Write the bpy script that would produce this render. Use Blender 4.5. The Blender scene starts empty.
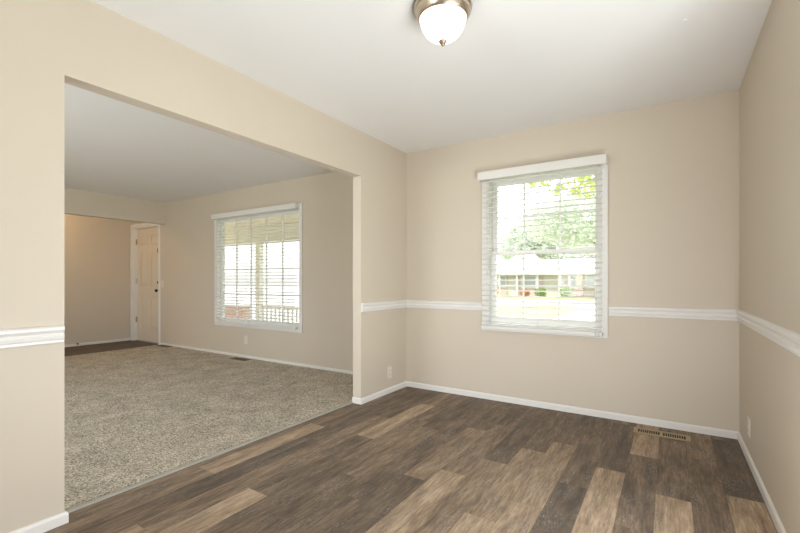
import bpy, bmesh, math, random
from mathutils import Vector, Matrix
R = math.radians
random.seed(7)
S = bpy.context.scene
COL = S.collection

# ------------------------------------------------------------------ camera
cd = bpy.data.cameras.new('camera'); cam = bpy.data.objects.new('camera', cd); COL.objects.link(cam)
cam.location = (2.3175, -3.7275, 1.1044)
cam.rotation_euler = (R(90), 0, R(32.748))
cd.sensor_width = 36.0; cd.lens = 36.0 * 418.04 / 800; cd.shift_y = 14.2 / 800; cd.clip_start = 0.05; cd.clip_end = 500
S.camera = cam

# ------------------------------------------------------------------ exposure, sky, sun, fill lights
S.view_settings.view_transform = 'Standard'; S.view_settings.look = 'None'
S.view_settings.gamma = 1.0; S.view_settings.use_curve_mapping = False
S.view_settings.exposure = 1.14
S.cycles.use_denoising = True
S.cycles.max_bounces = 14; S.cycles.diffuse_bounces = 8; S.cycles.transparent_max_bounces = 32
S.cycles.sample_clamp_indirect = 6.0
S.cycles.caustics_reflective = False; S.cycles.caustics_refractive = False

wd = bpy.data.worlds.new('world'); S.world = wd; wd.use_nodes = True
nt = wd.node_tree; bg = nt.nodes['Background']
sky = nt.nodes.new('ShaderNodeTexSky'); sky.sky_type = 'NISHITA'; sky.sun_disc = False
sky.sun_elevation = R(48); sky.air_density = 1.0; sky.dust_density = 3.0; sky.ozone_density = 1.0
SKY = 0.20
hs = nt.nodes.new('ShaderNodeHueSaturation'); hs.inputs['Saturation'].default_value = 0.45
nt.links.new(sky.outputs[0], hs.inputs['Color']); sc_ = nt.nodes.new('ShaderNodeMix'); sc_.data_type = 'RGBA'; sc_.blend_type = 'ADD'; sc_.inputs[0].default_value = 1.0
sm = nt.nodes.new('ShaderNodeVectorMath'); sm.operation = 'SCALE'; sm.inputs['Scale'].default_value = SKY
nt.links.new(hs.outputs[0], sm.inputs[0]); nt.links.new(sm.outputs[0], sc_.inputs[6]); sc_.inputs[7].default_value = (0.42, 0.435, 0.45, 1)   # bright thin cloud
nt.links.new(sc_.outputs[2], bg.inputs[0]); bg.inputs[1].default_value = 1.0

def sun_lamp(direction, energy, color):
    l = bpy.data.lights.new('sun', 'SUN'); l.energy = energy; l.color = color; l.angle = R(1.5)
    o = bpy.data.objects.new('sun', l); COL.objects.link(o)
    o.rotation_euler = Vector(direction).to_track_quat('-Z', 'Y').to_euler(); return o
sun_lamp((0.35, 0.75, -0.80), 1.5, (1.0, 0.95, 0.88))

def area(name, loc, direction, sx, sy, power, color=(1, 1, 1)):
    l = bpy.data.lights.new(name, 'AREA'); l.shape = 'RECTANGLE'; l.size = sx; l.size_y = sy; l.energy = power; l.color = color
    o = bpy.data.objects.new(name, l); COL.objects.link(o); o.location = loc
    o.rotation_euler = Vector(direction).to_track_quat('-Z', 'Z').to_euler(); return o
# added fill lights outside made-up openings beyond the view, tuned to brighten the rooms
W = 2.731
area('fill_right', (W + 0.20, -2.50, 0.50), (-0.65, 0.3, 0.75), 1.4, 0.8, 41, (0.96, 0.985, 1.0))
area('fill_rear', (0.62, -6.80, 1.35), (0.12, 1, 0.6), 1.1, 1.4, 38, (0.97, 0.985, 1.0))
area('fill_living_rear', (-1.6, -4.95, 1.35), (0.1, 1, 0.25), 1.6, 1.4, 27, (0.99, 0.995, 1.0))
area('fill_living_side', (-3.4, -4.95, 1.35), (-0.3, 1, 0.3), 1.6, 1.4, 5, (0.99, 0.995, 1.0))

# ------------------------------------------------------------------ node helpers
def new_mat(name):
    m = bpy.data.materials.new(name); m.use_nodes = True
    return m, m.node_tree, m.node_tree.nodes['Principled BSDF']
def N(t, kind, **kw):
    n = t.nodes.new(kind)
    for k, v in kw.items(): setattr(n, k, v)
    return n
def noise(t, scale, detail=4, rough=0.55, vec=None, stretch=None, space='Object'):
    n = N(t, 'ShaderNodeTexNoise'); n.inputs['Scale'].default_value = scale
    n.inputs['Detail'].default_value = detail; n.inputs['Roughness'].default_value = rough
    if vec is None: vec = N(t, 'ShaderNodeTexCoord').outputs[space]
    if stretch:
        mp = N(t, 'ShaderNodeMapping'); mp.inputs['Scale'].default_value = stretch
        t.links.new(vec, mp.inputs['Vector']); vec = mp.outputs[0]
    t.links.new(vec, n.inputs['Vector']); return n
def ramp(t, src, stops):
    r = N(t, 'ShaderNodeValToRGB'); e = r.color_ramp.elements
    while len(e) < len(stops): e.new(0.5)
    for i, (p, c) in enumerate(stops):
        e[i].position = p; e[i].color = (*c, 1) if len(c) == 3 else c
    t.links.new(src, r.inputs[0]); return r
def bump(t, src, b, strength, dist=0.01):
    n = N(t, 'ShaderNodeBump'); n.inputs['Strength'].default_value = strength; n.inputs['Distance'].default_value = dist
    t.links.new(src, n.inputs['Height']); t.links.new(n.outputs[0], b.inputs['Normal']); return n
def mix(t, fac, a, b, blend='MIX'):
    n = N(t, 'ShaderNodeMix', data_type='RGBA', blend_type=blend)
    for s, v in ((n.inputs[0], fac), (n.inputs[6], a), (n.inputs[7], b)):
        if isinstance(v, (int, float)): s.default_value = v
        elif isinstance(v, tuple): s.default_value = (*v, 1)
        else: t.links.new(v, s)
    return n.outputs[2]
def math_n(t, op, a, b=None):
    n = N(t, 'ShaderNodeMath', operation=op)
    for s, v in zip(n.inputs, (a, b)):
        if v is None: continue
        if isinstance(v, (int, float)): s.default_value = v
        else: t.links.new(v, s)
    return n.outputs[0]

def paint(name, color, rough=0.5, var=0.02, tex=0.05, scale=140, metallic=0.0, spec=0.4):
    m, t, b = new_mat(name)
    n = noise(t, 1.7, 3)
    lo = tuple(c * (1 - var) for c in color); hi = tuple(min(1, c * (1 + var)) for c in color)
    r = ramp(t, n.outputs['Fac'], [(0.3, lo), (0.7, hi)])
    t.links.new(r.outputs[0], b.inputs['Base Color'])
    b.inputs['Roughness'].default_value = rough; b.inputs['Metallic'].default_value = metallic
    b.inputs['Specular IOR Level'].default_value = spec
    if tex:
        n2 = noise(t, scale, 3); bump(t, n2.outputs['Fac'], b, tex, 0.002)
    return m

WALL = (0.615, 0.545, 0.452)
M = {}
M['wall'] = paint('beige_wall_paint', WALL, 0.55, 0.012, 0.12, 120)
M['ceiling'] = paint('white_ceiling_paint', (0.80, 0.795, 0.788), 0.9, 0.01, 0.15, 90, spec=0.2)
M['trim'] = paint('white_trim_paint', (0.77, 0.755, 0.735), 0.35, 0.01, 0.0)
M['blind'] = paint('white_blind', (0.74, 0.725, 0.70), 0.4, 0.008, 0.0)
M['vinyl'] = paint('white_window_vinyl', (0.86, 0.86, 0.85), 0.35, 0.01, 0.0)
M['cord'] = paint('white_cord', (0.70, 0.69, 0.67), 0.8, 0.02, 0.0)
M['door'] = paint('cream_door_paint', (0.72, 0.64, 0.53), 0.4, 0.015, 0.05, 40)
M['plate'] = paint('cream_plate', (0.74, 0.68, 0.59), 0.4, 0.01, 0.0)
M['black_metal'] = paint('dark_bronze', (0.03, 0.025, 0.02), 0.35, 0.05, 0.0, metallic=0.6)
M['steel'] = paint('hinge_steel', (0.55, 0.53, 0.50), 0.35, 0.04, 0.0, metallic=0.9)
M['nickel'] = paint('brushed_nickel', (0.58, 0.50, 0.41), 0.30, 0.05, 0.06, 200, metallic=1.0)
M['finial'] = paint('bronze_nickel', (0.40, 0.31, 0.23), 0.5, 0.05, 0.0, metallic=0.7)
M['brass'] = paint('aged_brass', (0.42, 0.33, 0.20), 0.45, 0.06, 0.0, metallic=0.35)
M['brown'] = paint('brown_register_paint', (0.13, 0.085, 0.05), 0.5, 0.05, 0.0, metallic=0.2)
M['dark'] = paint('dark_duct', (0.02, 0.017, 0.013), 0.8, 0.05, 0.0)
M['strip'] = paint('grey_green_metal_strip', (0.39, 0.37, 0.32), 0.5, 0.03, 0.0, metallic=0.0)
M['concrete'] = paint('pale_concrete', (0.62, 0.60, 0.56), 0.9, 0.06, 0.3, 30)
M['asphalt'] = paint('asphalt', (0.30, 0.30, 0.30), 0.9, 0.08, 0.3, 30)
M['soffit'] = paint('tan_soffit_paint', (0.82, 0.74, 0.65), 0.7, 0.03, 0.0)
M['white_out'] = paint('white_outdoor_paint', (0.82, 0.82, 0.80), 0.6, 0.02, 0.0)
M['siding'] = paint('cream_siding', (0.70, 0.66, 0.58), 0.7, 0.03, 0.0)
M['roofing'] = paint('pale_shingle', (0.66, 0.65, 0.64), 0.9, 0.05, 0.3, 12)
M['bark'] = paint('bark', (0.16, 0.12, 0.09), 0.9, 0.25, 0.5, 12)
M['dark_glass'] = paint('house_window_glass', (0.50, 0.53, 0.55), 0.1, 0.05, 0.0)

def leaf_mat(name, a, b_):
    m, t, b = new_mat(name)
    g = N(t, 'ShaderNodeNewGeometry')
    r = ramp(t, g.outputs['Random Per Island'], [(0.0, a), (1.0, b_)])
    t.links.new(r.outputs[0], b.inputs['Base Color']); b.inputs['Roughness'].default_value = 0.6
    tr = N(t, 'ShaderNodeBsdfTranslucent'); t.links.new(r.outputs[0], tr.inputs[0])
    mx = N(t, 'ShaderNodeMixShader'); mx.inputs[0].default_value = 0.5
    t.links.new(b.outputs[0], mx.inputs[1]); t.links.new(tr.outputs[0], mx.inputs[2])
    t.links.new(mx.outputs[0], t.nodes['Material Output'].inputs[0]); return m
M['leaf'] = leaf_mat('tree_leaf', (0.38, 0.48, 0.14), (0.72, 0.76, 0.36))
M['leaf_hazed'] = leaf_mat('hazed_leaf', (0.64, 0.70, 0.58), (0.80, 0.83, 0.74))  # whitish haze of the outdoor view is put into this leaf colour
M['leaf_bush'] = leaf_mat('bush_leaf', (0.25, 0.38, 0.10), (0.45, 0.55, 0.20))
M['leaf_orange'] = leaf_mat('orange_bush_leaf', (0.65, 0.30, 0.14), (0.75, 0.45, 0.25))

def glass(name):
    m, t, b = new_mat(name)
    tr = N(t, 'ShaderNodeBsdfTransparent'); tr.inputs[0].default_value = (0.97, 0.985, 0.98, 1)
    gl = N(t, 'ShaderNodeBsdfGlossy'); gl.inputs['Roughness'].default_value = 0.02
    fr = N(t, 'ShaderNodeFresnel'); fr.inputs[0].default_value = 1.45
    f = math_n(t, 'MULTIPLY', fr.outputs[0], 0.4)
    mx = N(t, 'ShaderNodeMixShader'); t.links.new(f, mx.inputs[0])
    t.links.new(tr.outputs[0], mx.inputs[1]); t.links.new(gl.outputs[0], mx.inputs[2])
    t.links.new(mx.outputs[0], t.nodes['Material Output'].inputs[0]); return m
M['glass'] = glass('window_glass')

def lamp_glass(name, c0, c1, power):
    m, t, b = new_mat(name)
    n = noise(t, 14, 3)
    r = ramp(t, n.outputs['Fac'], [(0.3, c0), (0.7, c1)])
    t.links.new(r.outputs[0], b.inputs['Base Color']); t.links.new(r.outputs[0], b.inputs['Emission Color'])
    b.inputs['Emission Strength'].default_value = power; b.inputs['Roughness'].default_value = 0.35; return m
M['lamp_glass'] = lamp_glass('frosted_lamp_glass', (1.0, 0.84, 0.64), (1.0, 0.90, 0.74), 1.4)
M['amber_glass'] = lamp_glass('amber_lamp_glass', (1.0, 0.62, 0.30), (1.0, 0.70, 0.38), 24.0)

def brick_mat():
    m, t, b = new_mat('red_brick')
    tc = N(t, 'ShaderNodeTexCoord'); sp = N(t, 'ShaderNodeSeparateXYZ'); t.links.new(tc.outputs['Object'], sp.inputs[0])
    cb = N(t, 'ShaderNodeCombineXYZ'); t.links.new(math_n(t, 'ADD', sp.outputs[0], sp.outputs[1]), cb.inputs[0]); t.links.new(sp.outputs[2], cb.inputs[1])
    br = N(t, 'ShaderNodeTexBrick'); t.links.new(cb.outputs[0], br.inputs['Vector'])
    br.inputs['Color1'].default_value = (0.60, 0.34, 0.27, 1); br.inputs['Color2'].default_value = (0.68, 0.43, 0.35, 1)
    br.inputs['Mortar'].default_value = (0.70, 0.66, 0.60, 1); br.inputs['Scale'].default_value = 1.0
    br.inputs['Brick Width'].default_value = 0.21; br.inputs['Row Height'].default_value = 0.075; br.inputs['Mortar Size'].default_value = 0.01
    t.links.new(br.outputs[0], b.inputs['Base Color']); b.inputs['Roughness'].default_value = 0.85
    bump(t, br.outputs['Fac'], b, -0.4, 0.006); return m
M['brick'] = brick_mat()

def lawn_mat():
    m, t, b = new_mat('lawn')
    n = noise(t, 0.6, 6); n2 = noise(t, 25, 4)
    r = ramp(t, n.outputs['Fac'], [(0.3, (0.40, 0.46, 0.16)), (0.7, (0.56, 0.55, 0.26))])
    c = mix(t, n2.outputs['Fac'], (0.75, 0.75, 0.75), (1.1, 1.1, 1.1)); c2 = mix(t, 1.0, r.outputs[0], c, 'MULTIPLY')
    t.links.new(c2, b.inputs['Base Color']); b.inputs['Roughness'].default_value = 0.9
    bump(t, n2.outputs['Fac'], b, 0.6, 0.05); return m
M['lawn'] = lawn_mat()
M['glare_brick'] = paint('glare_washed_brick', (0.66, 0.55, 0.49), 0.85, 0.06, 0.3, 9)  # glare haze over the far house is mixed into this brick colour

def carpet_mat():
    m, t, b = new_mat('beige_carpet')
    v = N(t, 'ShaderNodeTexVoronoi'); v.inputs['Scale'].default_value = 135
    tc = N(t, 'ShaderNodeTexCoord'); t.links.new(tc.outputs['Object'], v.inputs['Vector'])
    sx = N(t, 'ShaderNodeSeparateColor'); t.links.new(v.outputs['Color'], sx.inputs[0])
    r = ramp(t, sx.outputs[0], [(0.0, (0.20, 0.17, 0.13)), (0.2, (0.42, 0.375, 0.305)), (0.6, (0.60, 0.545, 0.455)), (1.0, (0.78, 0.72, 0.62))])
    n = noise(t, 4.5, 6, 0.72); r2 = ramp(t, n.outputs['Fac'], [(0.32, (0.74, 0.735, 0.72)), (0.66, (1.12, 1.12, 1.12))])
    n3 = noise(t, 85, 4, 0.7); r3 = ramp(t, n3.outputs['Fac'], [(0.36, (0.62, 0.60, 0.57)), (0.54, (1.08, 1.08, 1.08))])
    c = mix(t, 1.0, r.outputs[0], r2.outputs[0], 'MULTIPLY'); c = mix(t, 1.0, c, r3.outputs[0], 'MULTIPLY')
    t.links.new(c, b.inputs['Base Color']); b.inputs['Roughness'].default_value = 1.0; b.inputs['Specular IOR Level'].default_value = 0.1
    h = math_n(t, 'ADD', v.outputs['Distance'], math_n(t, 'MULTIPLY', n3.outputs['Fac'], 1.5))
    bump(t, h, b, 0.45, 0.006); return m
M['carpet'] = carpet_mat()

def plank_mat():
    m, t, b = new_mat('vinyl_wood_plank')
    ta = N(t, 'ShaderNodeAttribute', attribute_name='tone'); ra = N(t, 'ShaderNodeAttribute', attribute_name='rnd')
    tc = N(t, 'ShaderNodeTexCoord'); off = N(t, 'ShaderNodeVectorMath', operation='ADD')
    cb = N(t, 'ShaderNodeCombineXYZ'); k = math_n(t, 'MULTIPLY', ra.outputs['Fac'], 37.0)
    t.links.new(k, cb.inputs[0]); t.links.new(k, cb.inputs[1]); t.links.new(tc.outputs['Object'], off.inputs[0]); t.links.new(cb.outputs[0], off.inputs[1])
    vec = off.outputs[0]
    g1 = noise(t, 1.0, 6, 0.62, vec, (20, 2.6, 1)); g2 = noise(t, 1.0, 9, 0.72, vec, (95, 9, 1)); g3 = noise(t, 1.0, 7, 0.75, vec, (150, 34, 1))
    msk = noise(t, 1.0, 4, 0.6, vec, (9, 3.4, 1))
    f = math_n(t, 'ADD', math_n(t, 'MULTIPLY', ta.outputs['Fac'], 0.72), 0.12)
    f = math_n(t, 'ADD', f, math_n(t, 'MULTIPLY', math_n(t, 'SUBTRACT', g1.outputs['Fac'], 0.5), 1.2))
    f = math_n(t, 'ADD', f, math_n(t, 'MULTIPLY', math_n(t, 'SUBTRACT', g2.outputs['Fac'], 0.5), 1.5))
    r = ramp(t, f, [(0.0, (0.066, 0.050, 0.038)), (0.3, (0.146, 0.109, 0.081)), (0.55, (0.255, 0.186, 0.131)), (0.8, (0.405, 0.298, 0.204)), (1.0, (0.55, 0.42, 0.305))])
    # grey limed flecks in the grain, mostly on the dark planks
    fl = ramp(t, g3.outputs['Fac'], [(0.50, (0, 0, 0)), (0.64, (1, 1, 1))]); mk = ramp(t, msk.outputs['Fac'], [(0.45, (0, 0, 0)), (0.62, (1, 1, 1))])
    amt = math_n(t, 'MULTIPLY', fl.outputs[0], mk.outputs[0]); amt = math_n(t, 'MULTIPLY', amt, 0.75)
    c = mix(t, amt, r.outputs[0], (0.42, 0.38, 0.34))
    # greyer where the tone is low
    gr = ramp(t, ta.outputs['Fac'], [(0.15, (1, 1, 1)), (0.45, (0, 0, 0))])
    c = mix(t, math_n(t, 'MULTIPLY', gr.outputs[0], 0.2), c, (0.16, 0.135, 0.115))
    t.links.new(c, b.inputs['Base Color']); b.inputs['Roughness'].default_value = 0.42; b.inputs['Specular IOR Level'].default_value = 0.25
    rr = ramp(t, g2.outputs['Fac'], [(0.3, (0.46, 0.46, 0.46)), (0.7, (0.66, 0.66, 0.66))]); t.links.new(rr.outputs[0], b.inputs['Roughness'])
    bump(t, g2.outputs['Fac'], b, 0.12, 0.002); return m
M['plank'] = plank_mat()
M['plank_gap'] = paint('plank_joint', (0.05, 0.038, 0.028), 0.8, 0.05, 0.0)

# ------------------------------------------------------------------ mesh helpers
def box(bm, x0, x1, y0, y1, z0, z1, bevel=0.0, seg=1):
    x0, x1 = sorted((x0, x1)); y0, y1 = sorted((y0, y1)); z0, z1 = sorted((z0, z1))
    v = [bm.verts.new((x, y, z)) for x in (x0, x1) for y in (y0, y1) for z in (z0, z1)]
    fs = [bm.faces.new([v[i] for i in q]) for q in ((0, 1, 3, 2), (4, 6, 7, 5), (0, 4, 5, 1), (2, 3, 7, 6), (0, 2, 6, 4), (1, 5, 7, 3))]
    if bevel:
        es = list({e for f in fs for e in f.edges})
        bmesh.ops.bevel(bm, geom=es, offset=bevel, segments=seg, affect='EDGES', profile=0.5)
def lathe(bm, prof, c=(0, 0, 0), axis='z', n=40):
    rings = []
    for r, h in prof:
        ring = []
        for i in range(n):
            a = 2 * math.pi * i / n; u, w = r * math.cos(a), r * math.sin(a)
            p = {'z': (u, w, h), 'y': (u, h, w), 'x': (h, u, w)}[axis]
            ring.append(bm.verts.new((c[0] + p[0], c[1] + p[1], c[2] + p[2])))
        rings.append(ring)
    for a, b in zip(rings, rings[1:]):
        for i in range(n): bm.faces.new((a[i], a[(i + 1) % n], b[(i + 1) % n], b[i]))
    for ring in (rings[0], rings[-1]):
        try: bm.faces.new(ring)
        except ValueError: pass
def tube(bm, pts, r, n=8):
    pts = [Vector(p) for p in pts]; rad = r if isinstance(r, (list, tuple)) else [r] * len(pts); rings = []
    for i, p in enumerate(pts):
        d = (pts[min(i + 1, len(pts) - 1)] - pts[max(i - 1, 0)]).normalized()
        u = d.orthogonal().normalized(); w = d.cross(u)
        if rings:
            pu = rings[-1][1]; u = (pu - d * pu.dot(d)).normalized(); w = d.cross(u)
        rings.append(([bm.verts.new(p + rad[i] * (math.cos(2 * math.pi * k / n) * u + math.sin(2 * math.pi * k / n) * w)) for k in range(n)], u))
    for (a, _), (b, _) in zip(rings, rings[1:]):
        for k in range(n): bm.faces.new((a[k], a[(k + 1) % n], b[(k + 1) % n], b[k]))
    bm.faces.new(rings[0][0]); bm.faces.new(rings[-1][0])
def sweep(bm, prof, a, b, out, up=(0, 0, 1), miter=(0, 0)):
    """profile of (out, up) pairs swept straight from a to b; miter moves the ends along the run in step with the depth"""
    a, b, out, up = Vector(a), Vector(b), Vector(out), Vector(up); d = (b - a).normalized()
    ra = [bm.verts.new(a + out * o + up * h + d * (o * miter[0])) for o, h in prof]
    rb = [bm.verts.new(b + out * o + up * h - d * (o * miter[1])) for o, h in prof]
    n = len(prof)
    for i in range(n): bm.faces.new((ra[i], ra[(i + 1) % n], rb[(i + 1) % n], rb[i]))
    bm.faces.new(ra); bm.faces.new(rb)
def obj(name, bm, mat, parent=None, smooth=False, loc=None):
    bmesh.ops.recalc_face_normals(bm, faces=bm.faces)
    me = bpy.data.meshes.new(name); bm.to_mesh(me); bm.free()
    me.materials.append(mat if not isinstance(mat, str) else M[mat])
    if smooth:
        for p in me.polygons: p.use_smooth = True
        me.set_sharp_from_angle(angle=R(40))
    o = bpy.data.objects.new(name, me); COL.objects.link(o)
    if loc: me.transform(Matrix.Translation(-Vector(loc))); o.location = loc
    if parent:
        o.parent = parent; o.location = o.location - parent.location if loc else o.location
        if not loc: o.matrix_parent_inverse = Matrix.Translation(-parent.location)
    return o
def B(): return bmesh.new()
def struct(o, label=None, cat=None):
    o['kind'] = 'structure'
    if label: o['label'] = label
    if cat: o['category'] = cat
    return o
def tag(o, label, cat, group=None, kind=None):
    o['label'] = label; o['category'] = cat
    if group: o['group'] = group
    if kind: o['kind'] = kind
    return o
def empty(name, loc):
    o = bpy.data.objects.new(name, None); o.empty_display_size = 0.1; o.location = loc; COL.objects.link(o); return o

H = 2.44; HL = 2.425        # ceilings
YL = 0.10                   # inner face of the living room front wall
OP0, OP1, OPZ = -2.952, -0.77, 2.042   # wide opening in the left wall
TW = 0.092                  # its wall thickness
XH = -4.90; XF = -6.10      # entry header and far wall
YR = -6.5; YLR = -4.7       # rear walls behind the camera

# ------------------------------------------------------------------ setting: walls
def wall_with_hole(name, x0, x1, y0, y1, z0, z1, hole, axis, label):
    """hole = (a0, a1, z0, z1) along the wall"""
    bm = B(); a0, a1, h0, h1 = hole
    if axis == 'x':
        box(bm, x0, a0, y0, y1, z0, z1); box(bm, a1, x1, y0, y1, z0, z1)
        if h0 > z0: box(bm, a0, a1, y0, y1, z0, h0)
        box(bm, a0, a1, y0, y1, h1, z1)
    else:
        box(bm, x0, x1, y0, a0, z0, z1); box(bm, x0, x1, a1, y1, z0, z1)
        if h0 > z0: box(bm, x0, x1, a0, a1, z0, h0)
        box(bm, x0, x1, a0, a1, h1, z1)
    bmesh.ops.remove_doubles(bm, verts=bm.verts, dist=1e-5)
    return struct(obj(name, bm, 'wall'), label, 'wall')
D1 = (0.890, 1.862, 0.69, 2.055)          # dining window opening x0 x1 z0 z1
L1 = (-3.435, -1.672, 0.485, 2.050)       # living window opening
DR = (-6.005, -5.095, 0.0, 2.075)         # front door opening
wall_with_hole('wall_back', 0.0, W + 0.12, 0.0, 0.20, -0.02, H + 0.1, D1, 'x', 'beige dining room wall with the single window')
wall_with_hole('wall_left', -TW, 0.0, YR, 0.0, 0.0, H, (OP0, OP1, 0.0, OPZ), 'y', 'beige wall pierced by the wide opening to the carpeted room')
wall_with_hole('wall_right', W, W + 0.15, YR - 0.15, 0.0, 0.0, H, (-3.25, -1.75, 0.0, 2.05), 'y', 'beige right-hand wall with white chair rail')
wall_with_hole('wall_front', -TW, W, YR - 0.15, YR, 0.0, H, (0.05, 1.20, 0.9, 2.05), 'x', 'beige wall behind the viewer')
bm = B()   # living room front wall with window and door holes
xs = [XF - 0.12, DR[0], DR[1], L1[0], L1[1], 0.0]
box(bm, xs[0], xs[1], YL, YL + 0.12, -0.02, H + 0.1); box(bm, xs[1], xs[2], YL, YL + 0.12, DR[3], H + 0.1); box(bm, xs[2], xs[3], YL, YL + 0.12, -0.02, H + 0.1)
box(bm, xs[3], xs[4], YL, YL + 0.12, -0.02, L1[2]); box(bm, xs[3], xs[4], YL, YL + 0.12, L1[3], H + 0.1); box(bm, xs[4], xs[5], YL, YL + 0.12, -0.02, H + 0.1)
bmesh.ops.remove_doubles(bm, verts=bm.verts, dist=1e-5)
struct(obj('wall_living_back', bm, 'wall'), 'beige carpeted room wall holding the large window and the front door', 'wall')
bm = B(); box(bm, XF - 0.12, XF, YLR, YL, 0, H); struct(obj('wall_living_left', bm, 'wall'), 'beige far wall of the entry beside the front door', 'wall')
wall_with_hole('wall_living_front', XF - 0.12, -TW, YLR - 0.15, YLR, 0, H, (-4.3, -0.7, 0.6, 2.05), 'x', 'beige carpeted room wall behind the viewer')
bm = B(); box(bm, XH - 0.11, XH, YLR, YL, 2.067, HL); struct(obj('wall_header', bm, 'wall'), 'beige dropped header between carpeted room and entry', 'wall')
# ceilings, one roof slab above each
bm = B(); box(bm, -TW, W + 0.15, YR - 0.15, 0.0, H, H + 0.1); struct(obj('ceiling_dining', bm, 'ceiling'), 'white flat ceiling with the lit dome lamp', 'ceiling')
bm = B(); box(bm, XF - 0.12, -TW, YLR - 0.15, YL, HL, H + 0.1); struct(obj('ceiling_living', bm, 'ceiling'), 'white ceiling of the carpeted room', 'ceiling')

# ------------------------------------------------------------------ setting: floors
bm = B(); box(bm, -6.3, W + 0.2, YR - 0.2, 0.30, -0.25, -0.006)
struct(obj('floor_slab', bm, 'plank_gap'), 'slab under the floors', 'floor')
PW, PL = 0.152, 0.914
# per row: y of one known joint, then tones from the back wall forward (None = random)
ROWS = {-1: (-1.10, [.42, .42, .40, .45]), 0: (-1.376, [.38, .40, .86, .50]), 1: (-1.606, [.28, .26, .18, .32]), 2: (-0.95, [.35, .24, .52, .50]),
        3: (-1.376, [.48, .88, .34, .92]), 4: (-1.775, [.40, .50, .34, .30]), 5: (-1.887, [.34, .24, .52, .32]), 6: (-1.15, [.40, .36, .25, .34]),
        7: (-1.711, [.34, .60, .24, .30]), 8: (-1.536, [.32, .50, .82, .78]), 9: (-1.267, [.36, .22, .62, .56]), 10: (-0.968, [.30, .36, .68, .82]),
        11: (-0.740, [.26, .70, .74, .60]), 12: (-1.327, [.32, .30, .10, .20]), 13: (-1.010, [.38, .20, .80, .50]), 14: (-0.690, [.80, .34, .36, .40]),
        15: (-1.190, [.34, .34, .84, .50]), 16: (-0.560, [.52, .32, .38, .40]), 17: (-1.005, [.20, .16, .80, .50]), 18: (-1.3, [.35, .35, .5, .5])}
def planks(name, x0, x1, y0, y1, rows, along='y', parent=None):
    bm = B(); lt = bm.loops.layers.float.new('tone'); lr = bm.loops.layers.float.new('rnd'); g = 0.0003
    rng = random.Random(11)
    lo, hi = (x0, x1) if along == 'y' else (y0, y1)
    r = math.floor((lo + 0.02) / PW) - 0
    while -0.02 + r * PW < hi:
        a, b = max(lo, -0.02 + r * PW), min(hi, -0.02 + (r + 1) * PW)
        j, tones = rows.get(r, (rng.uniform(-0.9, 0), []))
        s0, s1 = (y0, y1) if along == 'y' else (x0, x1)
        e = j
        while e < s1 - 1e-4: e += PL
        i = 0
        while e > s0:
            c, d = max(s0, e - PL), min(s1, e)
            if d - c > 1e-4 and b - a > 1e-3:
                tn = tones[i] if i < len(tones) else rng.choice([.2, .3, .36, .45, .6, .82]); rd = rng.random()
                q = ((a + g, c + g), (b - g, c + g), (b - g, d - g), (a + g, d - g))
                if along != 'y': q = tuple((v, u) for u, v in q)
                f = bm.faces.new([bm.verts.new((u, v, 0.0)) for u, v in q])
                for l in f.loops: l[lt] = tn; l[lr] = rd
            e -= PL; i += 1
        r += 1
    bmesh.ops.recalc_face_normals(bm, faces=bm.faces)
    for f in bm.faces:
        if f.normal.z < 0: f.normal_flip()
    me = bpy.data.meshes.new(name); bm.to_mesh(me); bm.free(); me.materials.append(M['plank'])
    o = bpy.data.objects.new(name, me); COL.objects.link(o); return struct(o)
tag(planks('floor_dining', -0.075, W, YR, 0.0, ROWS), 'brown vinyl wood plank floor of the empty dining room', 'floor')
tag(planks('floor_entry', XF, -5.0, YLR, YL + 0.12, {r: (-0.3 - 0.37 * (r % 3), [-.15, -.05, -.1, -.2, -.05, -.1]) for r in range(-60, 10)}), 'dark plank floor in front of the entry door', 'floor')
bm = B(); box(bm, -5.02, -0.118, YLR, YL, -0.006, 0.009, 0.006, 2)
struct(obj('floor_living', bm, 'carpet'), 'speckled beige wall-to-wall carpet', 'carpet')

# transition strip between carpet and planks
bm = B(); sweep(bm, [(-0.020, 0.0), (-0.017, 0.006), (-0.007, 0.0105), (0.007, 0.0105), (0.017, 0.006), (0.020, 0.0)], (-0.098, OP0, 0), (-0.098, OP1, 0), (1, 0, 0))
struct(obj('trim_1', bm, 'strip'), 'grey metal strip between carpet and plank floor', 'transition strip')

# baseboards and chair rails
BP = [(0, 0), (0.012, 0), (0.012, 0.040), (0.009, 0.047), (0.004, 0.052), (0, 0.052)]
BPL = [(0, 0), (0.012, 0), (0.012, 0.034), (0.008, 0.041), (0, 0.043)]
def run(name, pieces, prof, mat, label, cat):
    bm = B()
    for a, b, out, mt in pieces: sweep(bm, prof, a, b, out, miter=mt)
    return struct(obj(name, bm, mat), label, cat)
run('baseboard_back', [((0, 0, 0), (W, 0, 0), (0, -1, 0), (1, 1))], BP, 'trim', 'low white baseboard under the dining window', 'baseboard')
run('baseboard_right', [((W, 0, 0), (W, -1.75, 0), (-1, 0, 0), (1, 0))], BP, 'trim', 'low white baseboard along the right-hand wall', 'baseboard')
run('baseboard_left', [((0, OP1, 0), (0, 0, 0), (1, 0, 0), (-1, 1)), ((-TW, OP1, 0), (0, OP1, 0), (0, -1, 0), (0, -1)),
                       ((0, YR, 0), (0, OP0, 0), (1, 0, 0), (0, -1)), ((0, OP0, 0), (-TW, OP0, 0), (0, 1, 0), (-1, 0))], BP, 'trim', 'low white baseboard wrapping both ends of the wide opening', 'baseboard')
run('baseboard_living', [((-5.03, YL, 0.0), (-TW, YL, 0.0), (0, -1, 0), (0, 0)), ((-TW, OP1, 0), (-TW, YL, 0), (-1, 0, 0), (0, 1)), ((-TW, YLR, 0), (-TW, OP0, 0), (-1, 0, 0), (0, 0))], BPL, 'trim', 'white baseboard along the carpet below the large window', 'baseboard')
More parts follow.
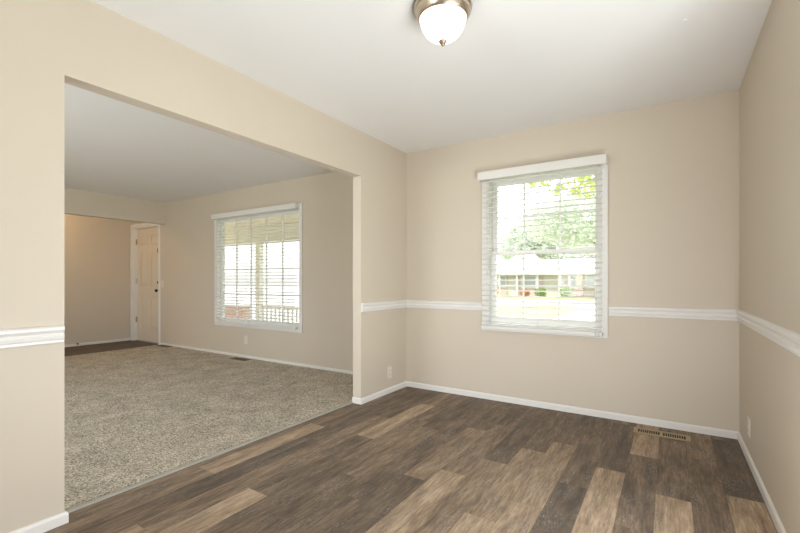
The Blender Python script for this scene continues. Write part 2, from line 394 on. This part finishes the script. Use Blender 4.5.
run('baseboard_entry', [((XF, YLR, 0), (XF, YL, 0), (1, 0, 0), (0, 0))], BPL, 'trim', 'white baseboard along the far wall of the entry', 'baseboard')
Z0 = 0.824
CP = [(0, 0), (0.008, 0.0), (0.012, 0.004), (0.012, 0.014), (0.016, 0.020), (0.018, 0.030), (0.013, 0.036), (0.011, 0.046), (0.016, 0.052), (0.022, 0.060), (0.022, 0.070), (0.016, 0.077), (0.004, 0.080), (0, 0.080)]
run('trim_2', [((0, 0, Z0), (0.84, 0, Z0), (0, -1, 0), (1, 0)), ((1.912, 0, Z0), (W, 0, Z0), (0, -1, 0), (0, 1))], CP, 'trim', 'white chair rail on both sides of the dining window', 'chair rail')
run('trim_3', [((W, 0, Z0), (W, -1.75, Z0), (-1, 0, 0), (1, 0))], CP, 'trim', 'white chair rail along the right-hand wall', 'chair rail')
run('trim_4', [((0, OP1 + 0.004, Z0), (0, 0, Z0), (1, 0, 0), (0, 1))], CP, 'trim', 'short white chair rail between opening and corner', 'chair rail')
run('trim_5', [((0, YR, Z0), (0, OP0 - 0.006, Z0), (1, 0, 0), (0, 0))], CP, 'trim', 'white chair rail ending at the near side of the opening', 'chair rail')

# ------------------------------------------------------------------ windows
def frame_rect(bm, x0, x1, z0, z1, w, y0, y1, bevel=0.002, wb=None, wt=None):
    wb = w if wb is None else wb; wt = w if wt is None else wt
    box(bm, x0, x0 + w, y0, y1, z0, z1, bevel); box(bm, x1 - w, x1, y0, y1, z0, z1, bevel)
    box(bm, x0 + w, x1 - w, y0, y1, z0, z0 + wb, bevel); box(bm, x0 + w, x1 - w, y0, y1, z1 - wt, z1, bevel)
def sash(win, x0, x1, z0, z1, w, y, cols, rows, mw, name='sash', wb=None, wt=None, xs_=None):
    wb = w if wb is None else wb; wt = w if wt is None else wt
    bm = B(); frame_rect(bm, x0, x1, z0, z1, w, y - 0.017, y + 0.017, 0.002, wb, wt); s = obj(name, bm, 'vinyl', win)
    gx0, gx1, gz0, gz1 = x0 + w, x1 - w, z0 + wb, z1 - wt
    bm = B(); box(bm, gx0 - 0.004, gx1 + 0.004, y - 0.002, y + 0.002, gz0 - 0.004, gz1 + 0.004); obj('pane', bm, 'glass', s)
    bm = B()
    for i in range(1, cols): x = xs_[i - 1] if xs_ else gx0 + (gx1 - gx0) * i / cols; box(bm, x - mw / 2, x + mw / 2, y - 0.009, y + 0.009, gz0, gz1)
    for i in range(1, rows): z = gz0 + (gz1 - gz0) * i / rows; box(bm, gx0, gx1, y - 0.0095, y + 0.0095, z - mw / 2, z + mw / 2)
    if cols > 1: obj('muntin_grid', bm, 'vinyl', s)
    return s
w1 = empty('window_1', (1.376, 0.06, 0.69)); struct(w1, 'white double-hung dining room window with gridded panes', 'window')
bm = B(); frame_rect(bm, 0.842, 1.908, 0.642, 2.10, 0.05, -0.018, 0.0, 0.003); obj('window_casing', bm, 'trim', w1)
bm = B(); frame_rect(bm, D1[0] - 0.003, D1[1] + 0.003, D1[2] - 0.003, D1[3] + 0.003, 0.014, -0.004, 0.205, 0.0); obj('window_jamb', bm, 'vinyl', w1)
sash(w1, 0.905, 1.848, 0.705, 1.380, 0.045, 0.075, 3, 2, 0.012, 'lower_sash', wb=0.062, wt=0.040, xs_=(1.206, 1.513))
sash(w1, 0.905, 1.848, 1.345, 2.040, 0.045, 0.112, 3, 2, 0.012, 'upper_sash', wb=0.036, xs_=(1.203, 1.517))
w2 = empty('window_2', (-2.55, 0.16, 0.485)); struct(w2, 'large white living room window with a small-pane grid', 'window')
bm = B(); frame_rect(bm, -3.485, -1.622, 0.437, 2.098, 0.052, YL - 0.018, YL, 0.003); obj('window_casing', bm, 'trim', w2)
bm = B(); frame_rect(bm, L1[0] - 0.003, L1[1] + 0.003, L1[2] - 0.003, L1[3] + 0.003, 0.014, YL - 0.004, YL + 0.122, 0.0); obj('window_jamb', bm, 'vinyl', w2)
sash(w2, -3.42, -1.687, 0.50, 2.036, 0.05, YL + 0.06, 5, 4, 0.016, 'fixed_sash')
# added glazed openings out of view, made up to pass the fill lights
w3 = empty('added_window_3', (W + 0.07, -2.5, 0)); struct(w3, 'added sliding glass door out of view, for the fill light', 'window')
def side_frame(win, x, y0, y1, z0, z1):
    bm = B()
    for a, b in ((y0, (y0 + y1) / 2 + 0.03), ((y0 + y1) / 2 - 0.03, y1)):
        box(bm, x - .02, x + .02, a, a + .06, z0, z1); box(bm, x - .02, x + .02, b - .06, b, z0, z1); box(bm, x - .02, x + .02, a + .06, b - .06, z0, z0 + .06); box(bm, x - .02, x + .02, a + .06, b - .06, z1 - .06, z1)
    f = obj('window_frame', bm, 'vinyl', win); bm = B(); box(bm, x - .002, x + .002, y0 + .05, y1 - .05, z0 + .05, z1 - .05); obj('pane', bm, 'glass', f)
side_frame(w3, W + 0.07, -3.25, -1.75, 0.0, 2.05)
w4 = empty('added_window_4', (0.62, YR - 0.07, 0.9)); struct(w4, 'added window in the wall behind the viewer, for the fill light', 'window'); sash(w4, 0.05, 1.20, 0.9, 2.05, 0.05, YR - 0.07, 1, 1, 0.01)
w5 = empty('added_window_5', (-2.5, YLR - 0.07, 0.6)); struct(w5, 'added rear window of the carpeted room, for the fill light', 'window'); sash(w5, -4.3, -0.7, 0.6, 2.05, 0.05, YLR - 0.07, 1, 1, 0.01)

# ------------------------------------------------------------------ blinds
def blind(x0, x1, vx0, vx1, y, ztop, zbot, pitch, vz0, vz1, wall_y, cords, label, group, tassels):
    """y = centre of the slats"""
    root = empty('window_blind', ((x0 + x1) / 2, y, vz1)); tag(root, label, 'blind', group)
    bm = B(); vy = y - 0.036
    box(bm, vx0, vx1, vy - 0.006, vy + 0.006, vz0, vz1, 0.003, 2)
    box(bm, vx0, vx0 + 0.012, vy + 0.006, wall_y - 0.018, vz0, vz1, 0.0015); box(bm, vx1 - 0.012, vx1, vy + 0.006, wall_y - 0.018, vz0, vz1, 0.0015)
    obj('valance', bm, 'blind', root)
    bm = B(); box(bm, x0, x1, y - 0.026, y + 0.024, ztop, ztop + 0.045, 0.002); obj('headrail', bm, 'blind', root)
    bm = B(); z = ztop - pitch * 0.6; sec = [(-0.025, 0.0), (-0.013, 0.0034), (0, 0.0046), (0.013, 0.0034), (0.025, 0.0)]
    prof = [(o, h - 0.0) for o, h in sec] + [(o, h - 0.0034) for o, h in reversed(sec)]
    t = R(3)
    while z > zbot + 0.028:
        sweep(bm, [(o * math.cos(t), h + o * math.sin(t)) for o, h in prof], (x0, y, z), (x1, y, z), (0, 1, 0)); z -= pitch
    obj('slats', bm, 'blind', root, True)
    bm = B(); box(bm, x0 - 0.004, x1 + 0.004, y - 0.028, y + 0.026, zbot - 0.026, zbot + 0.004, 0.003, 2); obj('bottom_rail', bm, 'blind', root)
    for cx_ in cords:
        bm = B()
        for yy in (y - 0.0285, y + 0.0275): tube(bm, [(cx_, yy, ztop + 0.002), (cx_, yy, zbot - 0.01)], 0.0013, 6)
        z = ztop - pitch * 0.6
        while z > zbot + 0.028: tube(bm, [(cx_, y - 0.0285, z - 0.0045), (cx_, y + 0.0275, z - 0.0045)], 0.0007, 4); z -= pitch
        obj('ladder_cord', bm, 'cord', root)
    for tx, tz in tassels:
        bm = B(); tube(bm, [(tx, y - 0.0325, ztop), (tx, y - 0.0325, tz)], 0.0014, 6); c = obj('pull_cord', bm, 'cord', root)
        bm = B(); lathe(bm, [(0.002, tz + 0.012), (0.005, tz + 0.004), (0.009, tz - 0.022), (0.010, tz - 0.034), (0.006, tz - 0.038)], (tx, y - 0.040, 0), 'z', 14); obj('tassel', bm, 'blind', c, True)
    return root
blind(0.862, 1.868, 0.826, 1.905, -0.046, 2.040, 0.688, 0.0475, 2.030, 2.105, 0.0, (0.915, 1.365, 1.822),
      'white horizontal blind covering the dining window between chair rails', 'window blinds', ((1.835, 0.70),))
blind(-3.395, -1.690, -3.455, -1.668, YL - 0.046, 2.035, 0.512, 0.044, 2.024, 2.094, YL, (-3.24, -2.55, -1.80),
      'wide white horizontal blind covering the carpeted room window', 'window blinds', ((-2.64, 0.50),))

# ------------------------------------------------------------------ front door
dr = empty('door_1', (-5.55, YL + 0.1, 0)); struct(dr, 'cream six-panel front door with dark hardware in white casing', 'door')
bm = B(); cw = 0.06
box(bm, DR[0] - 0.07, DR[0] + 0.004, YL - 0.018, YL, 0, DR[3] + cw, 0.003); box(bm, DR[1] - 0.004, DR[1] + 0.045, YL - 0.018, YL, 0, DR[3] + cw, 0.003)
box(bm, DR[0] + 0.004, DR[1] - 0.004, YL - 0.018, YL, DR[3] - 0.004, DR[3] + cw, 0.003); obj('door_casing', bm, 'trim', dr)
bm = B(); box(bm, DR[0], DR[0] + 0.018, YL, YL + 0.12, 0, DR[3]); box(bm, DR[1] - 0.018, DR[1], YL, YL + 0.12, 0, DR[3]); box(bm, DR[0] + 0.018, DR[1] - 0.018, YL, YL + 0.12, DR[3] - 0.018, DR[3]); obj('door_jamb', bm, 'trim', dr)
dx0, dx1, dy, dz1 = DR[0] + 0.021, DR[1] - 0.021, YL + 0.065, DR[3] - 0.022
bm = B(); box(bm, dx0, dx1, dy + 0.014, dy + 0.046, 0.012, dz1)
st = 0.115; mid = (dx0 + dx1) / 2; hw = 0.05
cols = [(dx0 + st, mid - hw), (mid + hw, dx1 - st)]; rws = [(0.24, 0.82), (1.00, 1.62), (1.74, 1.93)]
box(bm, dx0, cols[0][0], dy, dy + 0.0145, 0.012, dz1, 0.001); box(bm, cols[1][1], dx1, dy, dy + 0.0145, 0.012, dz1, 0.001); box(bm, cols[0][1], cols[1][0], dy, dy + 0.0145, 0.012, dz1, 0.001)
zs = [0.012, 0.24, 0.82, 1.00, 1.62, 1.74, 1.93, dz1]
for c0, c1 in cols:
    for a, b in ((zs[0], zs[1]), (zs[2], zs[3]), (zs[4], zs[5]), (zs[6], zs[7])): box(bm, c0, c1, dy, dy + 0.0145, a, b, 0.001)
leaf = obj('door_leaf', bm, 'door', dr)
for c0, c1 in cols:
    for a, b in rws:
        bm = B(); box(bm, c0 + 0.022, c1 - 0.022, dy + 0.001, dy + 0.024, a + 0.022, b - 0.022, 0.0125, 1); obj('panel', bm, 'door', leaf)
for z, mt in ((1.82, 'brass'), (1.10, 'steel'), (0.39, 'brass')):
    bm = B(); lathe(bm, [(0.0075, z - 0.05), (0.0075, z + 0.05)], (dx0 - 0.002, dy - 0.009, 0), 'z', 12); box(bm, dx0 - 0.003, dx0, dy - 0.030, dy - 0.003, z - 0.05, z + 0.05); obj('hinge', bm, mt, dr)
bm = B(); kx = dx1 - 0.11
lathe(bm, [(0.032, dy), (0.032, dy - 0.006), (0.013, dy - 0.012), (0.012, dy - 0.030), (0.022, dy - 0.036), (0.028, dy - 0.050), (0.025, dy - 0.062), (0.012, dy - 0.068)], (kx, 0, 0.93), 'y', 24); obj('door_knob', bm, 'black_metal', leaf, True)
bm = B(); lathe(bm, [(0.030, dy), (0.030, dy - 0.010), (0.024, dy - 0.016), (0.010, dy - 0.017)], (kx, 0, 1.075), 'y', 24); box(bm, kx - 0.005, kx + 0.005, dy - 0.032, dy - 0.016, 1.055, 1.095, 0.002); obj('deadbolt', bm, 'black_metal', leaf, True)
bm = B(); box(bm, kx - 0.015, kx + 0.025, dy - 0.008, dy, 1.58, 1.69, 0.002); box(bm, kx - 0.008, kx + 0.018, dy - 0.026, dy - 0.008, 1.60, 1.67, 0.003); obj('swing_bar_latch', bm, 'black_metal', leaf)
bm = B(); box(bm, DR[0] + 0.018, DR[1] - 0.018, YL + 0.04, YL + 0.12, -0.004, 0.011, 0.003); obj('sill', bm, 'strip', dr)

# ------------------------------------------------------------------ ceiling lamps
def dome_lamp(loc, label, gl):
    x, y, z = loc; root = empty('ceiling_light', loc); tag(root, label, 'ceiling light')
    bm = B(); lathe(bm, [(0.126, z), (0.138, z - 0.005), (0.141, z - 0.016), (0.139, z - 0.024), (0.133, z - 0.030), (0.135, z - 0.037), (0.131, z - 0.050), (0.124, z - 0.060), (0.121, z - 0.068), (0.115, z - 0.072), (0.110, z - 0.066), (0.108, z - 0.050)], (x, y, 0), 'z', 64); obj('pan', bm, 'nickel', root, True)
    prof = [(0.1105 * math.cos(a) ** 0.9, z - 0.064 - 0.110 * math.sin(a)) for a in [i * math.pi / 2 / 14 for i in range(14)]] + [(0.006, z - 0.174)]
    bm = B(); lathe(bm, prof, (x, y, 0), 'z', 64); obj('glass_bowl', bm, gl, root, True)
    bm = B(); lathe(bm, [(0.004, z - 0.166), (0.016, z - 0.170), (0.020, z - 0.178), (0.015, z - 0.186), (0.007, z - 0.190), (0.0085, z - 0.194), (0.005, z - 0.199), (0.001, z - 0.201)], (x, y, 0), 'z', 24); obj('finial', bm, 'finial', root, True)
    return root
dome_lamp((1.397, -1.912, H), 'lit frosted dome lamp with nickel rim on the white ceiling', 'lamp_glass')
dome_lamp((-5.5, -1.45, HL), 'dome lamp on the entry ceiling behind the header', 'amber_glass')

# ------------------------------------------------------------------ outlets and switch
def plate(name, loc, face, label, cat, group, toggle=False, size=(0.072, 0.116)):
    """face: 'x+', 'x-' or 'y-' is the direction the plate looks"""
    rot = {'y-': 0, 'x+': R(90), 'x-': R(-90)}[face]
    root = empty(name, loc); tag(root, label, cat, group); root.rotation_euler = (0, 0, rot)
    def put(nm, bm, mat, par):
        bmesh.ops.recalc_face_normals(bm, faces=bm.faces)
        me = bpy.data.meshes.new(nm); bm.to_mesh(me); bm.free(); me.materials.append(M[mat]); o = bpy.data.objects.new(nm, me); COL.objects.link(o); o.parent = par; return o
    w, h = size
    bm = B(); box(bm, -w / 2, w / 2, -0.006, 0, -h / 2, h / 2, 0.003, 2); p = put('cover_plate', bm, 'plate', root)
    if toggle:
        bm = B(); box(bm, -0.005, 0.005, -0.017, -0.005, -0.004, 0.013, 0.002); put('toggle', bm, 'plate', root)
    else:
        for dz in (-0.021, 0.021):
            bm = B(); box(bm, -0.0165, 0.0165, -0.008, -0.005, dz - 0.0145, dz + 0.0145, 0.003, 2); r = put('receptacle', bm, 'plate', root)
            bm = B()
            for dx in (-0.0065, 0.0065): box(bm, dx - 0.001, dx + 0.001, -0.0083, -0.0078, dz - 0.002, dz + 0.007)
            box(bm, -0.002, 0.002, -0.0083, -0.0078, dz - 0.009, dz - 0.005); put('slot_holes', bm, 'dark', r)
    bm = B(); lathe(bm, [(0.003, -0.0055), (0.003, -0.0068), (0.001, -0.0072)], (0, 0, 0), 'y', 10); put('screw', bm, 'plate', p)
    return root
plate('electrical_outlet', (0.0, -0.319, 0.200), 'x+', 'cream outlet on the narrow wall between opening and corner', 'outlet', 'electrical outlets')
plate('electrical_outlet', (W, -0.439, 0.216), 'x-', 'cream outlet low on the right-hand wall near the corner', 'outlet', 'electrical outlets')
plate('electrical_outlet', (-2.756, YL, 0.262), 'y-', 'cream outlet below the carpeted room window', 'outlet', 'electrical outlets')
plate('light_switch', (-4.985, YL, 1.048), 'y-', 'cream toggle light switch beside the front door', 'switch', None, True)

# ------------------------------------------------------------------ floor registers
def register(x0, x1, y0, y1, z, mat, label, slots, halves):
    root = empty('floor_register', ((x0 + x1) / 2, (y0 + y1) / 2, z)); tag(root, label, 'floor register', 'floor registers')
    bx, by = 0.028, 0.026; cx_ = (x0 + x1) / 2
    bm = B(); box(bm, x0, x1, y0, y0 + by, z, z + 0.005, 0.002); box(bm, x0, x1, y1 - by, y1, z, z + 0.005, 0.002)
    box(bm, x0, x0 + bx, y0 + by, y1 - by, z, z + 0.005, 0.001); box(bm, x1 - bx, x1, y0 + by, y1 - by, z, z + 0.005, 0.001); box(bm, cx_ - 0.01, cx_ + 0.01, y0 + by, y1 - by, z, z + 0.005, 0.001)
    obj('frame', bm, mat, root)
    for a, b in ((x0 + bx, cx_ - 0.01), (cx_ + 0.01, x1 - bx)):
        bm = B(); p = (b - a) / slots
        for i in range(1, slots): box(bm, a + p * i - 0.0024, a + p * i + 0.0024, y0 + by, y1 - by, z + 0.0008, z + 0.0045)
        obj('louvers', bm, mat, root)
    bm = B(); box(bm, x0 + bx - 0.004, x1 - bx + 0.004, y0 + by - 0.004, y1 - by + 0.004, z, z + 0.0006); obj('duct_opening', bm, 'dark', root)
    return root
register(2.098, 2.445, -0.250, -0.125, 0.0008, 'brass', 'tan metal floor register in the plank floor under the window', 10, 2)
register(-2.87, -2.55, -0.085, 0.030, 0.0095, 'brown', 'brown floor register in the carpet below the large window', 10, 2)
register(-4.93, -4.62, -0.03, 0.075, 0.0095, 'brown', 'brown floor register at the carpet edge near the front door', 10, 2)

# door stop on the entry baseboard, tiny screw cap on the ceiling
root = empty('door_stop', (XF + 0.013, -0.753, 0.045)); tag(root, 'black-tipped door stop on the entry baseboard', 'door stop')
bm = B(); x = XF + 0.013; lathe(bm, [(0.010, x), (0.010, x + 0.004), (0.006, x + 0.006)] + [(0.006 if i % 2 else 0.0072, x + 0.008 + i * 0.0035) for i in range(14)] + [(0.004, x + 0.058)], (0, -0.753, 0.045), 'x', 14); obj('spring', bm, 'steel', root, True)
bm = B(); lathe(bm, [(0.007, x + 0.056), (0.013, x + 0.058), (0.013, x + 0.070), (0.009, x + 0.074), (0.002, x + 0.075)], (0, -0.753, 0.045), 'x', 14); obj('rubber_tip', bm, 'dark', root, True)
bm = B(); lathe(bm, [(0.012, H), (0.012, H - 0.004), (0.005, H - 0.007)], (2.387, -1.137, 0), 'z', 16)
tag(obj('ceiling_plug', bm, 'ceiling', None, True), 'tiny white screw cap on the ceiling toward the right corner', 'plug')

# ------------------------------------------------------------------ outdoors
G = -0.35
bm = B(); vs = [bm.verts.new(p) for p in ((-90, -30, G), (60, -30, G), (60, 20, G - 0.12), (-90, 20, G - 0.12))]; bm.faces.new(vs)
v2 = [bm.verts.new(p) for p in ((60, 20, G - 0.12), (60, 110, G - 0.45), (-90, 110, G - 0.45), (-90, 20, G - 0.12))]; bm.faces.new(v2)
bmesh.ops.remove_doubles(bm, verts=bm.verts, dist=1e-4)
struct(obj('lawn', bm, 'lawn'), 'sunlit lawn outside the windows', 'lawn')
bm = B(); box(bm, -90, 60, 24, 31, G - 0.5, G - 0.11); struct(obj('street', bm, 'concrete'), 'pale street in front of the house across', 'street')
bm = B(); box(bm, -1.4, 2.6, 4.5, 24.2, G - 0.5, G + 0.02); struct(obj('driveway', bm, 'concrete'), 'pale concrete driveway outside the dining window', 'driveway')
bm = B(); box(bm, -80, -7.5, 3.4, 22.0, G - 0.5, G + 0.015); struct(obj('blown_lawn_pad', bm, 'concrete'), 'added pale slab in place of overexposed lawn outside the porch', 'driveway')  # added slab; its pale colour stands in for glare-whitened lawn
bm = B(); box(bm, -90, -20, 22.5, 70, G - 0.6, G - 0.10); struct(obj('blown_lawn_far', bm, 'concrete'), 'added pale slab in place of overexposed lawn beyond the porch', 'street')  # same glare stand-in carried further over the lawn, no real street
bm = B(); box(bm, W + 0.2, W + 9, -9, 0.3, G - 0.4, G + 0.02); box(bm, -8, W + 0.2, -14, -6.9, G - 0.4, G + 0.02); struct(obj('bounce_slab', bm, 'concrete'), 'added unseen pale slab beside and behind the house for neutral bounce light', 'bounce_slab')  # unseen slab added so light bouncing indoors stays less yellow
# own roof, eaves and porch
bm = B(); box(bm, -6.7, 4.2, -7.2, 0.85, 2.60, 2.75); struct(obj('roof', bm, 'roofing'), 'roof of this house', 'roof')
bm = B(); box(bm, -0.6, 4.2, 0.20, 0.80, 2.215, 2.26); box(bm, -0.6, 4.2, 0.80, 0.86, 2.19, 2.62); struct(obj('trim_6', bm, 'soffit'), 'tan eave above the dining window', 'eave')
bm = B(); box(bm, -12, -0.6, 0.30, 2.55, -0.34, -0.06); struct(obj('floor_porch', bm, 'concrete'), 'concrete porch slab outside the large window', 'porch')
pr = empty('porch_roof', (-5, 1.5, 2.3)); tag(pr, 'tan porch ceiling and beam outside the large window', 'porch roof', kind='structure')
bm = B(); box(bm, -12, -0.6, 0.30, 2.62, 2.30, 2.36); obj('porch_ceiling', bm, 'soffit', pr)
bm = B(); box(bm, -12, -0.6, 2.30, 2.45, 1.945, 2.30, 0.004); obj('beam', bm, 'white_out', pr)
def post(x, label):
    root = empty('porch_post', (x, 2.37, -0.06)); tag(root, label, 'post', 'porch posts')
    bm = B(); box(bm, x - 0.065, x + 0.065, 2.305, 2.435, -0.06, 1.945, 0.008); obj('shaft', bm, 'white_out', root)
    bm = B(); box(bm, x - 0.085, x + 0.085, 2.285, 2.455, -0.06, 0.08, 0.006); obj('post_base', bm, 'white_out', root)
post(-5.30, 'white square porch post seen through the large window')
bm = B(); box(bm, -8.6, -5.75, 2.27, 2.47, -0.06, 0.50); o = obj('porch_wall', bm, 'brick')
bm = B(); box(bm, -8.62, -5.73, 2.25, 2.49, 0.50, 0.545, 0.004); obj('coping', bm, 'concrete', o)
tag(o, 'low red brick porch wall left of the white post', 'wall', kind='thing')
rl = empty('porch_railing', (-4, 2.37, -0.06)); tag(rl, 'white porch railing right of the white post', 'railing')
bm = B(); box(bm, -5.21, -0.8, 2.345, 2.395, 0.52, 0.56, 0.004); obj('top_rail', bm, 'soffit', rl)
bm = B(); box(bm, -5.21, -0.8, 2.35, 2.39, 0.02, 0.06, 0.004); obj('bottom_rail', bm, 'white_out', rl)
for i in range(34):
    x = -5.17 + i * 0.13; bm = B(); box(bm, x - 0.016, x + 0.016, 2.354, 2.386, 0.06, 0.52); obj('baluster', bm, 'white_out', rl)

# leafy plants
def leaves(bm, c, rad, n, size, rng, hollow=0.45):
    for _ in range(n):
        d = Vector((rng.gauss(0, 1), rng.gauss(0, 1), rng.gauss(0, 1))).normalized(); k = hollow + (1 - hollow) * rng.random() ** 0.6
        p = Vector(c) + Vector((d.x * rad[0], d.y * rad[1], d.z * rad[2])) * k
        u = Vector((rng.gauss(0, 1), rng.gauss(0, 1), rng.gauss(0, 0.6))).normalized(); w = u.orthogonal().normalized(); w.rotate(Matrix.Rotation(rng.uniform(0, 6.28), 3, u)); s = size * rng.uniform(0.6, 1.3)
        nn = u.cross(w); q = [p - u * s, p + w * s * 0.42 + nn * s * 0.1, p + u * s, p - w * s * 0.42 + nn * s * 0.1]
        bm.faces.new([bm.verts.new(x) for x in q])
def tree(name, base, h, clumps, n, size, mat, label, seed, trunk_r=0.16, group=None):
    rng = random.Random(seed); root = empty(name, base); tag(root, label, 'tree' if 'tree' in name else 'bush', group)
    bx, by, bz = base
    bm = B(); tube(bm, [(bx, by, bz - 0.2), (bx + 0.05, by, bz + h * 0.4), (bx - 0.05, by + 0.05, bz + h)], [trunk_r, trunk_r * 0.75, trunk_r * 0.4], 10)
    for c, r_ in clumps:
        st_ = Vector((bx, by, bz + h * 0.7)); en = Vector(c); tube(bm, [st_, st_.lerp(en, 0.5) + Vector((0, 0, 0.08 * h)), en], [trunk_r * 0.4, trunk_r * 0.25, trunk_r * 0.1], 7)
    obj('trunk', bm, 'bark', root, True)
    bm = B(); tot = sum(r_[0] * r_[1] * r_[2] for _, r_ in clumps) or 1
    for c, r_ in clumps: leaves(bm, c, r_, int(n * r_[0] * r_[1] * r_[2] / tot), size, rng)
    obj('crown', bm, mat, root)
tree('shade_tree', (2.6, 9.5, G), 4.2, [((2.4, 9.5, 5.6), (2.6, 2.4, 2.0)), ((0.4, 9.2, 4.9), (1.8, 1.8, 1.5)), ((-1.1, 9.0, 4.9), (1.3, 1.3, 1.0)), ((4.4, 9.6, 5.0), (2, 2, 1.6)), ((0.9, 9.6, 6.4), (2.2, 2, 1.4))], 9000, 0.13, 'leaf', 'bright green tree hanging over the top of the dining window', 3)
tree('shade_tree', (-9.0, 52, G - 0.3), 5, [((-9, 52, 6.5), (5, 3, 3.5)), ((-14, 53, 6), (4, 3, 3)), ((-4, 53, 6.2), (4, 3, 3.2))], 5000, 0.5, 'leaf_hazed', 'haze-tinted tree rising behind the house across the street', 5, 0.3)
tree('shade_tree', (-0.6, 33.5, G - 0.2), 4.2, [((-3.2, 33.5, 6.0), (3.2, 3, 2.6)), ((-6.2, 33.8, 6.3), (2.6, 2.4, 2.0)), ((-1.0, 33.5, 5.4), (2.2, 2, 1.8))], 5000, 0.26, 'leaf_hazed', 'haze-tinted leafy tree beside the street seen through the dining window', 6, 0.2)

# house across the street
hb = -0.62; HY = 41.0
hs_ = empty('neighbor_house', (-10, HY, hb)); tag(hs_, 'low brick and white house across the street', 'house')
bm = B(); box(bm, -20, -1.0, HY, HY + 8, hb - 0.3, 1.9); obj('house_wall', bm, 'glare_brick', hs_)
for a, b in ((-12.4, -11.3), (-8.6, -6.6)):
    bm = B(); box(bm, a, b, HY - 0.06, HY, hb + 0.1, 1.85); obj('siding_panel', bm, 'siding', hs_)
bm = B(); y0, y1 = HY - 1.4, HY + 9; e = [(-21, y0, 1.85), (0, y0, 1.85), (0, y1, 1.85), (-21, y1, 1.85), (-16.5, (y0 + y1) / 2, 3.5), (-4.5, (y0 + y1) / 2, 3.5)]
v = [bm.verts.new(p) for p in e]
for q in ((0, 1, 5, 4), (1, 2, 5), (2, 3, 4, 5), (3, 0, 4), (0, 3, 2, 1)): bm.faces.new([v[i] for i in q])
rf = obj('house_roof', bm, 'roofing', hs_)
bm = B(); gv = [(-13.6, y0 - 0.3, 1.85), (-7.6, y0 - 0.3, 1.85), (-10.6, y0 - 0.3, 4.1), (-13.6, y0 + 5.2, 1.85), (-7.6, y0 + 5.2, 1.85), (-10.6, y0 + 5.2, 4.1)]
v = [bm.verts.new(p) for p in gv]
for q in ((0, 1, 2), (3, 5, 4), (0, 2, 5, 3), (1, 4, 5, 2), (0, 3, 4, 1)): bm.faces.new([v[i] for i in q])
obj('front_gable', bm, 'white_out', rf)
bm = B(); box(bm, -21, 0, y0 - 0.05, y0, 1.72, 1.92); obj('fascia', bm, 'white_out', rf)
for a, b in ((-13.4, -12.6), (-11.0, -9.4), (-6.2, -5.4), (-4.6, -3.4)):
    bm = B(); frame_rect(bm, a, b, 0.35, 1.6, 0.08, HY - 0.10, HY, 0.0); f = obj('house_window', bm, 'white_out', hs_)
    bm = B(); box(bm, a + 0.08, b - 0.08, HY - 0.05, HY - 0.02, 0.43, 1.52); obj('pane', bm, 'dark_glass', f)
for px in (-13.0, -11.1, -9.0, -6.8, -5.9):
    bm = B(); box(bm, px - 0.09, px + 0.09, y0 + 0.2, y0 + 0.38, hb, 1.86, 0.01); obj('porch_column', bm, 'white_out', hs_)
bm = B(); box(bm, -5.25, -4.75, y0 + 0.1, y0 + 0.5, hb - 0.2, 1.75); obj('brick_pier', bm, 'brick', hs_)
rb = random.Random(4)
for i, (x, y, r_, mt, lab) in enumerate(((-13.2, 38.4, 0.75, 'leaf_orange', 'orange bush in front of the house across the street'), (-8.3, 38.4, 0.6, 'leaf_bush', 'green bush at the middle of the house across'),
                                          (-9.9, 38.5, 0.5, 'leaf_orange', 'small orange bush left of the middle of the house across the street'), (-6.0, 38.4, 0.7, 'leaf_bush', 'round green bush beside the brick pier across the street'))):
    tree('garden_bush', (x, y, hb), r_ * 0.7, [((x, y, hb + r_), (r_, r_ * 0.8, r_ * 0.8))], 700, 0.09, mt, lab, 20 + i, 0.04, 'bushes in front of the house across the street')
